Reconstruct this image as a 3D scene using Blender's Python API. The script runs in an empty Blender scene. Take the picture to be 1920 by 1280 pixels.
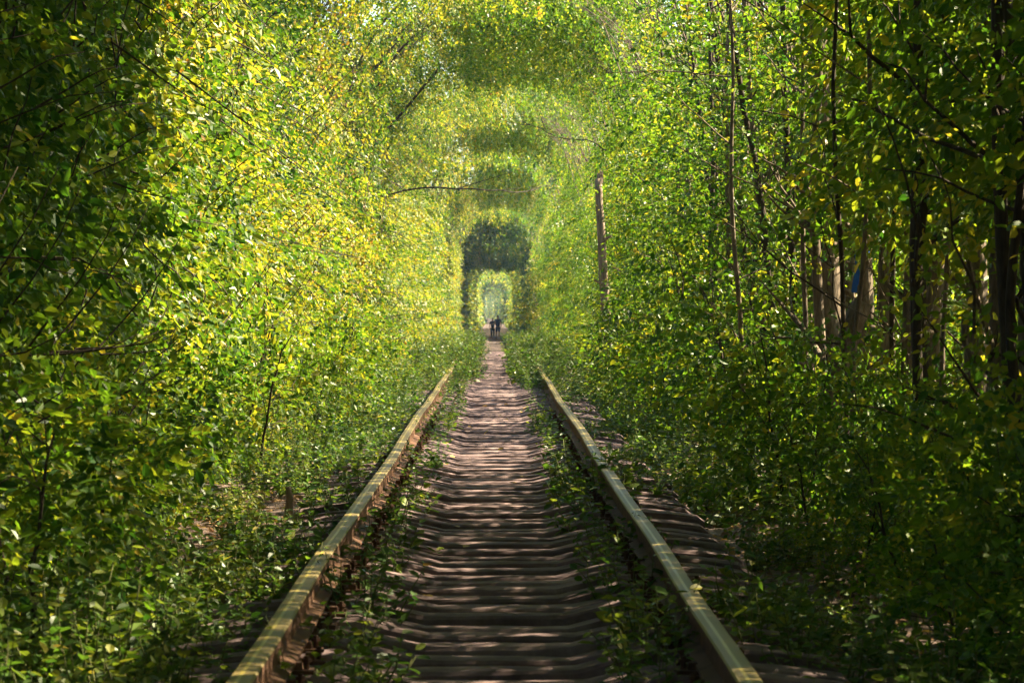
import bpy, bmesh, math, random
import numpy as np
from mathutils import Vector, Matrix

R = math.radians
sc = bpy.context.scene
C = sc.collection

# ------------------------------------------------------------------ camera
F_PX, VPX, HORY, CAM_H = 6400.0, 928.0, 568.0, 1.18      # focal length in photo pixels, vanishing point, eye height over the rail
cam_d = bpy.data.cameras.new('camera'); cam = bpy.data.objects.new('camera', cam_d); C.objects.link(cam)
cam_d.sensor_width = 36.0; cam_d.lens = 36.0 * F_PX / 1920.0
cam.location = (0, 0, CAM_H)
cam.rotation_euler = (R(90) - math.atan((640 - HORY) / F_PX), 0, -math.atan((960 - VPX) / F_PX))
cam_d.clip_start = 0.1; cam_d.clip_end = 6000
cam_d.dof.use_dof = True; cam_d.dof.focus_distance = 34.0; cam_d.dof.aperture_fstop = 11.0
sc.camera = cam

# ------------------------------------------------------------------ sky, sun, exposure
SUN_EL = R(43.0)
to_sun = Vector((0.93 * math.cos(SUN_EL), 0.36 * math.cos(SUN_EL), math.sin(SUN_EL))).normalized()
w = bpy.data.worlds.new('World'); sc.world = w; w.use_nodes = True
nt = w.node_tree; nt.nodes.clear()
out = nt.nodes.new('ShaderNodeOutputWorld'); bg = nt.nodes.new('ShaderNodeBackground'); sky = nt.nodes.new('ShaderNodeTexSky')
sky.sky_type = 'NISHITA'; sky.sun_disc = False; sky.sun_elevation = SUN_EL
sky.sun_rotation = math.atan2(to_sun.x, to_sun.y)
bg.inputs['Strength'].default_value = 0.05
nt.links.new(sky.outputs[0], bg.inputs[0]); nt.links.new(bg.outputs[0], out.inputs[0])
sun_d = bpy.data.lights.new('sun', 'SUN'); sun_d.energy = 5.0; sun_d.angle = R(0.53); sun_d.color = (1.0, 0.86, 0.58)
sun = bpy.data.objects.new('sun', sun_d); C.objects.link(sun)
sun.rotation_euler = to_sun.to_track_quat('Z', 'Y').to_euler(); sun.location = (30, -20, 40)
sc.view_settings.view_transform = 'Standard'; sc.view_settings.look = 'None'
sc.view_settings.gamma = 1.0; sc.view_settings.use_curve_mapping = False
sc.view_settings.exposure = 2.75
sc.render.engine = 'CYCLES'
sc.cycles.use_denoising = True
sc.cycles.use_adaptive_sampling = True; sc.cycles.adaptive_threshold = 0.02
sc.cycles.max_bounces = 6; sc.cycles.diffuse_bounces = 3; sc.cycles.transmission_bounces = 5
sc.cycles.volume_bounces = 1; sc.cycles.caustics_reflective = False; sc.cycles.caustics_refractive = False

# ------------------------------------------------------------------ helpers
def px(x, y, d):
    """photo pixel at distance d -> world point"""
    return Vector(((x - VPX) / F_PX * d, d, CAM_H + (HORY - y) / F_PX * d))

def sstep(a, b, t):
    t = np.clip((np.asarray(t, float) - a) / (b - a), 0, 1); return t * t * (3 - 2 * t)

def drop(y):                                   # the line falls gently beyond 80 m
    y = np.asarray(y, float)
    a = np.clip(y - 78, 0, 177); b = np.clip(y - 255, 0, 3000)
    return -(0.0075 * a * a / (a + 8 + 1e-6)) - 0.0027 * b
def bend(y):                                   # and bends a little beyond the walkers
    y = np.asarray(y, float); b = np.clip(y - 300, 0, 1500)
    return -1.5 * (b / 640) ** 3
def z0(y): return float(drop(y))
def x0(y): return float(bend(y))

_rs = np.random.RandomState(5)
_lat = _rs.rand(256, 256)
def vnoise(x, y, f=1.0, o=0.0):
    x = np.asarray(x, float) * f + 37.3 + o; y = np.asarray(y, float) * f + 11.7 + o * 1.7
    xi = np.floor(x).astype(int); yi = np.floor(y).astype(int)
    fx = x - xi; fy = y - yi; fx = fx * fx * (3 - 2 * fx); fy = fy * fy * (3 - 2 * fy)
    g = lambda a, b: _lat[a & 255, b & 255]
    return (g(xi, yi) * (1 - fx) + g(xi + 1, yi) * fx) * (1 - fy) + (g(xi, yi + 1) * (1 - fx) + g(xi + 1, yi + 1) * fx) * fy
def fbm(x, y, f, o=0.0):
    return (vnoise(x, y, f, o) + 0.5 * vnoise(x, y, f * 2.1, o + 9) + 0.25 * vnoise(x, y, f * 4.3, o + 21)) / 1.75

def mesh_np(name, verts, quads, mats, tint=None, mat_idx=None, smooth=False):
    me = bpy.data.meshes.new(name)
    verts = np.asarray(verts, np.float32); quads = np.asarray(quads, np.int32)
    k = quads.shape[1]
    me.vertices.add(len(verts)); me.vertices.foreach_set('co', verts.ravel())
    me.loops.add(quads.size); me.loops.foreach_set('vertex_index', quads.ravel())
    me.polygons.add(len(quads))
    me.polygons.foreach_set('loop_start', np.arange(0, quads.size, k, dtype=np.int32))
    for m in (mats if isinstance(mats, (list, tuple)) else [mats]): me.materials.append(m)
    if mat_idx is not None: me.polygons.foreach_set('material_index', np.asarray(mat_idx, np.int32))
    me.polygons.foreach_set('use_smooth', np.full(len(quads), smooth))
    if tint is not None:
        a = me.attributes.new('tint', 'FLOAT', 'FACE'); a.data.foreach_set('value', np.asarray(tint, np.float32))
    me.update(calc_edges=True)
    return me

def ob(name, me, parent=None):
    o = bpy.data.objects.new(name, me); C.objects.link(o)
    if parent is not None: o.parent = parent
    return o
def empty(name, loc=(0, 0, 0), rz=0.0):
    o = bpy.data.objects.new(name, None); C.objects.link(o); o.location = loc; o.rotation_euler = (0, 0, rz); o.empty_display_size = 0.2
    return o
def tag(o, label=None, cat=None, group=None, kind=None):
    if label: o['label'] = label
    if cat: o['category'] = cat
    if group: o['group'] = group
    if kind: o['kind'] = kind
    return o

class Geo:
    """collects tubes and boxes; all faces are quads"""
    def __init__(s): s.v = []; s.f = []; s.n = 0
    def add(s, v, f):
        v = np.asarray(v, float); f = np.asarray(f, int)
        s.v.append(v); s.f.append(f + s.n); s.n += len(v)
    def tube(s, pts, rad, k=6, rng=None, rough=0.0):
        pts = np.asarray(pts, float); n = len(pts); rad = np.broadcast_to(np.asarray(rad, float), (n,))
        t = np.gradient(pts, axis=0); t /= np.linalg.norm(t, axis=1)[:, None] + 1e-9
        ref = np.array([0.31, 0.95, 0.05]) if abs(t[:, 1]).mean() < 0.8 else np.array([1.0, 0.1, 0.0])
        a = np.cross(t, ref); a /= np.linalg.norm(a, axis=1)[:, None] + 1e-9; b = np.cross(t, a)
        an = np.linspace(0, 2 * math.pi, k, endpoint=False)
        r = rad[:, None] * np.ones((n, k))
        if rng is not None and rough: r = r * (1 + rough * (rng.rand(n, k) - 0.5) + rough * 0.8 * (rng.rand(1, k) - 0.5))
        v = pts[:, None, :] + r[..., None] * (np.cos(an)[None, :, None] * a[:, None, :] + np.sin(an)[None, :, None] * b[:, None, :])
        v = v.reshape(-1, 3); f = []
        for i in range(n - 1):
            for j in range(k):
                f.append((i * k + j, i * k + (j + 1) % k, (i + 1) * k + (j + 1) % k, (i + 1) * k + j))
        if k == 6:
            for base in (0, (n - 1) * k):
                f.append((base, base + 1, base + 2, base + 3)); f.append((base, base + 3, base + 4, base + 5))
        elif k == 4: f += [(0, 1, 2, 3), ((n - 1) * k, (n - 1) * k + 1, (n - 1) * k + 2, (n - 1) * k + 3)]
        elif k == 8:
            for base in (0, (n - 1) * k):
                f += [(base, base + 1, base + 2, base + 3), (base, base + 3, base + 4, base + 7), (base + 4, base + 5, base + 6, base + 7)]
        s.add(v, f)
    def box(s, c, h, top=1.0):
        x, y, z = c; a, b, d = h
        v = [(x + i * a * (top if k > 0 else 1), y + j * b * (top if k > 0 else 1), z + k * d) for k in (-1, 1) for (i, j) in ((-1, -1), (1, -1), (1, 1), (-1, 1))]
        s.add(v, [(3, 2, 1, 0), (4, 5, 6, 7), (0, 1, 5, 4), (1, 2, 6, 5), (2, 3, 7, 6), (3, 0, 4, 7)])
    def mesh(s, name, mat, smooth=True):
        return mesh_np(name, np.concatenate(s.v), np.concatenate(s.f), mat, smooth=smooth)

# ------------------------------------------------------------------ materials
def new_mat(name):
    m = bpy.data.materials.new(name); m.use_nodes = True; n = m.node_tree.nodes; n.clear()
    return m, n, m.node_tree.links
def ramp(n, stops):
    r = n.new('ShaderNodeValToRGB'); e = r.color_ramp.elements
    while len(e) < len(stops): e.new(0.5)
    for i, (p, c) in enumerate(stops): e[i].position = p; e[i].color = (*c, 1)
    return r

def leaf_mat(name, stops, trans=0.45, rough=0.42, spec=0.4, tcol=1.35):
    m, n, l = new_mat(name)
    at = n.new('ShaderNodeAttribute'); at.attribute_name = 'tint'
    oi = n.new('ShaderNodeObjectInfo')
    geo = n.new('ShaderNodeNewGeometry')
    nz = n.new('ShaderNodeTexNoise'); nz.inputs['Scale'].default_value = 0.55; nz.inputs['Detail'].default_value = 2
    l.new(geo.outputs['Position'], nz.inputs['Vector'])
    a = n.new('ShaderNodeMath'); a.operation = 'MULTIPLY_ADD'; a.inputs[1].default_value = 0.9; a.inputs[2].default_value = -0.45
    l.new(nz.outputs['Fac'], a.inputs[0])
    b = n.new('ShaderNodeMath'); b.operation = 'ADD'; l.new(a.outputs[0], b.inputs[0]); l.new(at.outputs['Fac'], b.inputs[1])
    c = n.new('ShaderNodeMath'); c.operation = 'MULTIPLY_ADD'; c.inputs[1].default_value = 0.16; c.inputs[2].default_value = -0.08
    l.new(oi.outputs['Random'], c.inputs[0])
    d = n.new('ShaderNodeMath'); d.operation = 'ADD'; d.use_clamp = True; l.new(b.outputs[0], d.inputs[0]); l.new(c.outputs[0], d.inputs[1])
    r = ramp(n, stops); l.new(d.outputs[0], r.inputs[0])
    p = n.new('ShaderNodeBsdfPrincipled'); l.new(r.outputs[0], p.inputs['Base Color'])
    p.inputs['Roughness'].default_value = rough; p.inputs['Specular IOR Level'].default_value = spec
    t = n.new('ShaderNodeBsdfTranslucent')
    mc = n.new('ShaderNodeMix'); mc.data_type = 'RGBA'; mc.blend_type = 'MULTIPLY'; mc.inputs['Factor'].default_value = 1.0
    l.new(r.outputs[0], mc.inputs['A']); mc.inputs['B'].default_value = (tcol * 1.05, tcol * 1.1, tcol * 0.55, 1)
    l.new(mc.outputs['Result'], t.inputs['Color'])
    mx = n.new('ShaderNodeMixShader'); mx.inputs[0].default_value = trans
    l.new(p.outputs[0], mx.inputs[1]); l.new(t.outputs[0], mx.inputs[2])
    o = n.new('ShaderNodeOutputMaterial'); l.new(mx.outputs[0], o.inputs['Surface'])
    return m

def noise_mat(name, c1, c2, scale, rough=0.9, bump=0.3, c3=None, coord='Object', stretch=(1, 1, 1), bscale=None, spec=0.2, bdist=0.01):
    m, n, l = new_mat(name)
    tc = n.new('ShaderNodeTexCoord'); mp = n.new('ShaderNodeMapping'); mp.inputs['Scale'].default_value = stretch
    l.new(tc.outputs[coord], mp.inputs['Vector'])
    nz = n.new('ShaderNodeTexNoise'); nz.inputs['Scale'].default_value = scale; nz.inputs['Detail'].default_value = 6; nz.inputs['Roughness'].default_value = 0.65
    l.new(mp.outputs[0], nz.inputs['Vector'])
    st = [(0.32, c1), (0.68, c2)] if c3 is None else [(0.3, c1), (0.52, c2), (0.72, c3)]
    r = ramp(n, st); l.new(nz.outputs['Fac'], r.inputs[0])
    p = n.new('ShaderNodeBsdfPrincipled'); l.new(r.outputs[0], p.inputs['Base Color']); p.inputs['Roughness'].default_value = rough
    p.inputs['Specular IOR Level'].default_value = spec
    n2 = n.new('ShaderNodeTexNoise'); n2.inputs['Scale'].default_value = bscale or scale * 3; n2.inputs['Detail'].default_value = 5
    l.new(mp.outputs[0], n2.inputs['Vector'])
    bp = n.new('ShaderNodeBump'); bp.inputs['Strength'].default_value = bump; bp.inputs['Distance'].default_value = bdist
    l.new(n2.outputs['Fac'], bp.inputs['Height']); l.new(bp.outputs[0], p.inputs['Normal'])
    o = n.new('ShaderNodeOutputMaterial'); l.new(p.outputs[0], o.inputs['Surface'])
    return m

G1, G2, G3, G4, G5 = (0.022, 0.062, 0.008), (0.090, 0.150, 0.012), (0.240, 0.230, 0.020), (0.38, 0.30, 0.03), (0.28, 0.14, 0.03)
M_LEAF = leaf_mat('hornbeam_leaf', [(0.05, G1), (0.32, G2), (0.58, G3), (0.80, G4), (0.97, G5)], spec=0.27, rough=0.42, trans=0.44, tcol=1.45)
M_LEAF_R = leaf_mat('green_leaf', [(0.0, (0.025, 0.075, 0.010)), (0.40, (0.090, 0.160, 0.012)), (0.70, (0.21, 0.23, 0.02)), (0.95, (0.36, 0.27, 0.03))], trans=0.48, spec=0.30, rough=0.42, tcol=1.55)  # greener, less yellow leaf palette
M_WEED = leaf_mat('weed_leaf', [(0.0, (0.025, 0.070, 0.015)), (0.45, (0.070, 0.130, 0.018)), (0.75, (0.19, 0.21, 0.03)), (1.0, (0.34, 0.27, 0.05))], trans=0.4)
M_DRY = leaf_mat('fallen_leaf', [(0.0, (0.12, 0.07, 0.045)), (0.4, (0.24, 0.14, 0.09)), (0.7, (0.36, 0.22, 0.09)), (0.95, (0.45, 0.28, 0.04))], trans=0.15, spec=0.25, tcol=1.0)
M_BARK = noise_mat('bark', (0.055, 0.041, 0.030), (0.210, 0.160, 0.118), 7, bump=0.8, stretch=(3, 3, 0.7), bscale=16, bdist=0.02)  # bark tone lightened for trunks meant to stand in sun
M_BARK_SHADE = noise_mat('shaded_bark', (0.02, 0.015, 0.012), (0.075, 0.055, 0.040), 8, bump=0.8, stretch=(3, 3, 0.6), bscale=18, bdist=0.02)  # same bark with the shade put into its colour
M_DEAD = noise_mat('dead_wood', (0.10, 0.065, 0.045), (0.36, 0.27, 0.20), 6, bump=0.9, stretch=(4, 4, 0.5), bscale=14, bdist=0.02)
M_TWIG = noise_mat('twig', (0.10, 0.075, 0.055), (0.26, 0.20, 0.15), 9, bump=0.3)
M_SLEEPER = noise_mat('sleeper_concrete', (0.060, 0.040, 0.044), (0.170, 0.116, 0.120), 3.0, c3=(0.31, 0.215, 0.208), bump=0.6, stretch=(1, 1.6, 1), bscale=30, bdist=0.008)
M_GROUND = noise_mat('earth', (0.055, 0.038, 0.030), (0.130, 0.092, 0.076), 1.6, c3=(0.24, 0.17, 0.14), bump=0.9, bscale=24, bdist=0.02)
M_RAIL_SIDE = noise_mat('rail_rust', (0.050, 0.022, 0.012), (0.150, 0.070, 0.035), 6, rough=0.8, bump=0.3, spec=0.3)
M_RAIL_TOP = noise_mat('rail_head', (0.120, 0.086, 0.028), (0.200, 0.145, 0.048), 3, rough=0.5, bump=0.12, spec=0.5, stretch=(8, 0.4, 1))
M_RAIL_WEAR = noise_mat('rail_worn_band', (0.26, 0.20, 0.04), (0.36, 0.27, 0.05), 3, rough=0.4, bump=0.1, spec=0.6, stretch=(8, 0.5, 1))
M_CLIP = noise_mat('clip_rust', (0.035, 0.018, 0.012), (0.12, 0.058, 0.034), 12, rough=0.8, bump=0.3)
M_STEM = noise_mat('weed_stem', (0.07, 0.10, 0.03), (0.16, 0.15, 0.06), 8, bump=0.1)

# ------------------------------------------------------------------ leaves
def norm(a): return a / (np.linalg.norm(a, axis=-1, keepdims=True) + 1e-9)
LEAF = np.array([(0, 0, 0), (0.30, 0.27, 0.07), (0.68, 0.23, 0.03), (1.0, 0.0, -0.08), (0.68, -0.23, 0.03), (0.30, -0.27, 0.07)])
LEAF_Q = np.array([(0, 3, 2, 1), (0, 5, 4, 3)])
def leaves_np(pos, d, nrm, size):
    """pos, direction, normal, size arrays -> verts, quads"""
    d = norm(d); b = norm(np.cross(nrm, d)); nn = np.cross(d, b)
    v = pos[:, None, :] + size[:, None, None] * (LEAF[None, :, 0:1] * d[:, None, :] + LEAF[None, :, 1:2] * b[:, None, :] + LEAF[None, :, 2:3] * nn[:, None, :])
    q = (np.arange(len(pos)) * 6)[:, None, None] + LEAF_Q[None]
    return v.reshape(-1, 3), q.reshape(-1, 4)

def sprigs_np(rng, P, D, N, L, m, size, tint0=None):
    """alternate leaves along each sprig; P base, D direction, N flat normal"""
    n = len(P); D = norm(D); B = norm(np.cross(N, D)); N = np.cross(D, B)
    k = np.arange(m); f = (k + 0.6) / m
    side = np.where(k % 2 == 0, 1.0, -1.0)
    pos = P[:, None, :] + D[:, None, :] * (L[:, None] * f[None])[..., None]
    pos[..., 2] -= (L[:, None] * 0.28) * f[None] ** 2
    pos += rng.normal(0, 0.012, pos.shape)
    dr = D[:, None, :] * 0.75 + B[:, None, :] * side[None, :, None] * 0.95 + rng.normal(0, 0.28, pos.shape)
    dr[..., 2] -= 0.25
    nr = N[:, None, :] + rng.normal(0, 0.33, pos.shape)
    sz = size * rng.uniform(0.5, 1.4, (n, m)) * (1 - 0.25 * np.abs(f - 0.45)[None])
    t0 = rng.normal(0.36, 0.14, n) if tint0 is None else tint0
    ti = t0[:, None] + rng.normal(0, 0.15, (n, m)) + (rng.rand(n, m) < 0.05) * rng.uniform(0.25, 0.5, (n, m))
    v, q = leaves_np(pos.reshape(-1, 3), dr.reshape(-1, 3), nr.reshape(-1, 3), sz.ravel())
    return v, q, np.repeat(ti.ravel(), 2)

HALF_W, WALL_Z, TOP_Z = 2.82, 4.7, 7.3
def tunnel_profile(u):
    """u in 0..1 along one half of the opening: 0 at the ground, 1 over the middle of the track -> (x outward, z)"""
    u = np.asarray(u, float)
    x = np.empty_like(u); z = np.empty_like(u)
    a = u < 0.66
    t = u[a] / 0.66
    z[a] = 0.05 + t * (WALL_Z - 0.05)
    x[a] = HALF_W - 0.85 * np.clip(1 - z[a] / 0.9, 0, 1) ** 1.6
    ph = (u[~a] - 0.66) / 0.34 * (math.pi / 2)
    x[~a] = HALF_W * np.cos(ph) ** 0.9
    z[~a] = WALL_Z + (TOP_Z - WALL_Z) * np.sin(ph) ** 0.95
    return x, z

def wall_crown(name, seed, n_wall, n_top, half_len, mat, size=0.066, m=9, L0=0.33, thick=0.55, shade_mass=0, wall_lo=0.0, flat=False, mass_x=(-0.3, 4.2), mass_z=(5.4, 9.0)):
    """foliage of one tree of the tunnel, on the +x side; the tree stands at x = 0 local, the track axis at x = -3.1"""
    rng = np.random.RandomState(seed)
    u = np.concatenate([rng.uniform(wall_lo, 0.70, n_wall), rng.uniform(0.68, 1.06, n_top)])
    n = len(u)
    y = rng.normal(0, half_len * 0.62, n) if not flat else rng.uniform(-half_len, half_len, n)
    x, z = tunnel_profile(np.clip(u, 0, 1)); x = np.where(u > 1, -(u - 1) * 5, x)
    dep = rng.exponential(thick, n) * np.where(u > 0.68, 0.7, 1.0) - 0.02
    dep += 0.26 * (fbm(y, z, 0.8, seed * 3.1) - 0.4) + 0.18 * (fbm(y, z, 2.4, seed * 1.3) - 0.5)
    dep += 1.9 * np.clip(0.50 - fbm(y + seed, z, 0.95, seed * 2.3), 0, 1)      # hollows between the leaf clumps
    inw = np.stack([np.where(u < 0.66, 1.0, np.clip(x / HALF_W, -0.2, 1)), np.zeros(n), np.where(u < 0.66, 0.0, 0.9)], 1)
    inw = norm(inw)
    P = np.stack([x, y, z], 1) + inw * dep[:, None]
    if shade_mass:  # extra sprigs over the roof, added to block sun from the walls
        k = shade_mass
        pm = np.stack([rng.uniform(*mass_x, k), rng.normal(0, half_len * 0.65, k), rng.uniform(*mass_z, k)], 1)
        P = np.concatenate([P, pm]); inw = np.concatenate([inw, norm(rng.normal(0, 1, (k, 3)))]); n += k
    # clumping: pull sprigs together so gaps open between the clumps
    P += 0.09 * np.stack([np.sin(P[:, 2] * 5.1 + seed), np.sin(P[:, 2] * 4.3 + P[:, 1] * 3 + seed), np.sin(P[:, 1] * 4.7 + P[:, 0] * 5 + seed)], 1)
    P[:, 2] = np.maximum(P[:, 2], 0.02)
    D = -inw * 0.25 + rng.normal(0, 0.6, (n, 3)); D[:, 2] -= 0.25
    N = np.array([0, 0, 0.75])[None] - inw * 0.45 + rng.normal(0, 0.38, (n, 3))
    P[:, 0] -= 3.1
    L = L0 * rng.uniform(0.6, 1.35, n)
    v, q, t = sprigs_np(rng, P, D, N, L, m, size)
    return mesh_np(name, v, q, mat, t)

def trunk_mesh(name, seed, mat, h=6.0, r=0.085, lean=(-0.5, 0.0), limbs=9, toward=-1.0, spread=2.2, k=6, wob=0.10, twigs=0, z_lo=1.2, twig_x=0.0):
    rng = np.random.RandomState(seed); g = Geo()
    t = np.linspace(0, 1, 12)
    px_ = lean[0] * t ** 2.2 + np.cumsum(rng.normal(0, wob * 0.35, 12)) * t
    py_ = lean[1] * t ** 1.5 + np.cumsum(rng.normal(0, wob * 0.35, 12)) * t
    pts = np.stack([px_, py_, -0.35 + t * (h + 0.35)], 1)
    rad = r * (1.25 - 0.95 * t); rad[0] *= 1.35; rad[1] *= 1.08
    g.tube(pts, rad, k, rng, 0.22)
    def clear(q):                      # limbs stay outside the tunnel opening
        X = np.clip(np.abs(q[:, 0] + 3.1) / HALF_W, 0, 1)
        need = np.where(X < 1, WALL_Z + (TOP_Z - WALL_Z) * np.sqrt(1 - X ** 2) + 0.1, -9)
        low = (q[:, 2] < need) & (q[:, 2] < WALL_Z - 0.6); q[low, 0] = np.maximum(q[low, 0], -0.22)
        q[:, 2] = np.where((q[:, 2] < need) & ~low, need, q[:, 2]); return q
    for i in range(limbs):
        s = rng.uniform(z_lo / h, 0.97); j = s * 11; a = int(j); fr = j - a
        p = pts[a] * (1 - fr) + pts[min(a + 1, 11)] * fr
        rr = r * (1.1 - 0.9 * s) * rng.uniform(0.35, 0.65)
        ln = spread * rng.uniform(0.35, 1.0) * (0.7 + 0.6 * s)
        dv = np.array([toward * rng.uniform(0.1, 1.0), rng.normal(0, 0.65), rng.uniform(0.1, 0.9)]); dv /= np.linalg.norm(dv)
        tt = np.linspace(0, 1, 6)[:, None]
        lp = p + dv * ln * tt + np.array([0, 0, -0.22 * ln]) * tt ** 2 + np.cumsum(rng.normal(0, 0.045, (6, 3)), 0) * tt
        clear(lp)
        g.tube(lp, np.maximum(rr * (1 - 0.85 * tt[:, 0]), 0.004), 4)
        for _ in range(2):
            q0 = lp[rng.randint(2, 5)]; d2 = dv + rng.normal(0, 0.7, 3); d2 /= np.linalg.norm(d2)
            g.tube(clear(q0 + d2 * np.linspace(0, ln * 0.45, 4)[:, None] + np.cumsum(rng.normal(0, 0.03, (4, 3)), 0)), [rr * 0.4, rr * 0.3, rr * 0.2, 0.003], 4)
    for i in range(twigs):
        p = np.array([twig_x + rng.normal(0, 0.12 if twig_x else 0.5), rng.normal(0, 0.6), rng.uniform(0.1, h * 0.8)])
        dv = np.array([rng.normal(-0.2, 0.5), rng.normal(0, 0.5), rng.normal(0.4, 0.7)]); dv /= np.linalg.norm(dv)
        ln = rng.uniform(0.4, 1.1)
        g.tube(p + dv * np.linspace(0, ln, 5)[:, None] + np.cumsum(rng.normal(0, 0.03, (5, 3)), 0), np.linspace(0.008, 0.0025, 5), 4)
    return g.mesh(name, mat)

def volume_crown(name, seed, n, ctr, rad, mat, size=0.075, m=9, L0=0.36, z_min=0.1, hollow=0.0, clump=9):
    rng = np.random.RandomState(seed)
    cc = rng.uniform(-1, 1, (clump * 3, 3)); cc = cc[np.linalg.norm(cc, axis=1) < 1.05][:clump * 2]
    i = rng.randint(0, len(cc), n)
    p = cc[i] * 0.8 + rng.normal(0, 0.26, (n, 3))
    P = np.array(ctr)[None] + p * np.array(rad)[None]
    P[:, 2] = np.maximum(P[:, 2], z_min)
    D = norm(p) * 0.7 + rng.normal(0, 0.6, (n, 3)); D[:, 2] -= 0.15
    N = np.array([0, 0, 0.9])[None] + rng.normal(0, 0.42, (n, 3))
    v, q, t = sprigs_np(rng, P, D, N, L0 * rng.uniform(0.6, 1.3, n), m, size)
    return mesh_np(name, v, q, mat, t)

# ------------------------------------------------------------------ ground
def sleeper_top(x):
    a = np.abs(x)
    return -0.255 + 0.072 * np.clip((a - 0.32) / 0.30, 0, 1) - 0.05 * np.clip((a - 1.0) / 0.35, 0, 1)
def ground_z(x, y):
    x = np.asarray(x, float); y = np.asarray(y, float); a = np.abs(x - bend(y))
    bed = sleeper_top(a) - 0.105 + 0.085 * (fbm(x, y, 1.3, 2) - 0.46) + 0.02 * (vnoise(x, y, 9, 4) - 0.5)
    side = -0.36 + 0.16 * (fbm(x, y, 0.9, 7) - 0.5) + 0.03 * (vnoise(x, y, 7, 1) - 0.5)
    far = -0.28 + 0.5 * (fbm(x, y, 0.16, 3) - 0.5)
    k = sstep(1.25, 1.9, a); k2 = sstep(2.6, 5.0, a)
    return (bed * (1 - k) + side * k) * (1 - k2) + far * k2 + drop(y)
xs_c = np.arange(-2.6, 2.601, 0.055)
xo = 2.6 + np.cumsum(0.12 * 1.33 ** np.arange(24))
xs = np.concatenate([-xo[::-1], xs_c, xo])
ys = np.concatenate([-np.cumsum(0.5 * 1.5 ** np.arange(12))[::-1] + 8, np.arange(8, 62, 0.075), np.arange(62, 110, 0.3), np.arange(110, 300, 1.5), np.arange(300, 1600, 10), 1600 + np.cumsum(20 * 1.3 ** np.arange(18))])
XX, YY = np.meshgrid(xs, ys, indexing='xy')
ZZ = ground_z(XX, YY)
nx, ny = len(xs), len(ys)
ii = (np.arange(ny - 1)[:, None] * nx + np.arange(nx - 1)[None]).ravel()
gq = np.stack([ii, ii + 1, ii + nx + 1, ii + nx], 1)
tag(ob('ground', mesh_np('ground', np.stack([XX, YY, ZZ], -1).reshape(-1, 3), gq, M_GROUND, smooth=True)), 'brown earth bed with dry litter under the track and trees', kind='structure')

# ------------------------------------------------------------------ railway track
track = tag(empty('railway_track'), 'overgrown railway track of two rusty rails on ribbed concrete sleepers', 'railway track')
GAUGE = 0.80
def rail_wave(y, s):
    return 0.007 * np.sin(y * 0.37 + s * 1.7) + 0.003 * np.sin(y * 0.93 + s * 4), 0.007 * np.sin(y * 0.23 + s) + 0.002 * np.sin(y * 1.1 + s * 2)
for s in (-1, 1):
    prof = [(-0.065, -0.152), (-0.065, -0.140), (-0.012, -0.122), (-0.009, -0.045), (-0.041, -0.033), (-0.042, -0.006), (-0.036, 0.0), (-0.012, 0.0018), (0.001, 0.0018),
            (0.036, 0.0), (0.042, -0.006), (0.041, -0.033), (0.009, -0.045), (0.012, -0.122), (0.065, -0.140), (0.065, -0.152)]
    yy = np.concatenate([np.arange(4, 100, 0.5), np.arange(100, 260, 4)])
    k = len(prof); V = []
    for y in yy:
        dx, dz = rail_wave(y, s)
        for (a, b) in prof: V.append((s * GAUGE + dx + a + x0(y), y, b + dz + z0(y)))
    fq, mi = [], []
    for i in range(len(yy) - 1):
        for j in range(k):
            j2 = (j + 1) % k
            fq.append((i * k + j, i * k + j2, (i + 1) * k + j2, (i + 1) * k + j))
            mi.append(2 if j == 7 else (1 if 5 <= j <= 9 else 0))
    fq = [f[::-1] for f in fq]
    ob('rail', mesh_np('rail', V, fq, [M_RAIL_SIDE, M_RAIL_TOP, M_RAIL_WEAR], mat_idx=mi), track)

def sleeper_mesh(seed):
    rng = np.random.RandomState(seed)
    xsl = np.array([-1.35, -1.3, -1.1, -0.95, -0.8, -0.62, -0.47, -0.32, -0.16, 0, 0.16, 0.32, 0.47, 0.62, 0.8, 0.95, 1.1, 1.3, 1.35])
    prof = [(-0.125, -0.20), (-0.104, -0.018), (-0.094, -0.003), (-0.03, 0.002), (0.04, 0.002), (0.094, -0.003), (0.104, -0.018), (0.125, -0.20)]
    V, fq = [], []; k = len(prof)
    for i, x in enumerate(xsl):
        zt = float(sleeper_top(x))
        for (a, b) in prof:
            e = rng.normal(0, 0.0025)
            V.append((x + rng.normal(0, 0.004), a + e + rng.normal(0, 0.002), zt + b + rng.normal(0, 0.002) - (0.03 if abs(x) > 1.33 else 0)))
    for i in range(len(xsl) - 1):
        for j in range(k - 1): fq.append((i * k + j, (i + 1) * k + j, (i + 1) * k + j + 1, i * k + j + 1))
    for b in (0, (len(xsl) - 1) * k):
        f = [(b, b + 1, b + 6, b + 7), (b + 1, b + 2, b + 5, b + 6), (b + 2, b + 3, b + 4, b + 5)]
        fq += f if b == 0 else [x[::-1] for x in f]
    return mesh_np('sleeper', V, fq, M_SLEEPER, smooth=False)
SL = [sleeper_mesh(40 + i) for i in range(6)]
gc = Geo()
gc.box((0, 0, 0.009), (0.135, 0.060, 0.010))
for sx in (-1, 1):
    gc.box((sx * 0.074, 0, 0.034), (0.020, 0.045, 0.013), 0.8)
    gc.tube([(sx * 0.108, 0, 0.02), (sx * 0.108, 0, 0.068)], 0.011, 6); gc.tube([(sx * 0.108, 0, 0.046), (sx * 0.108, 0, 0.058)], 0.020, 6)
CLIP = gc.mesh('rail_clip', M_CLIP, smooth=False)
rng = np.random.RandomState(3)
y = 6.0; n_s = 0
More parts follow.
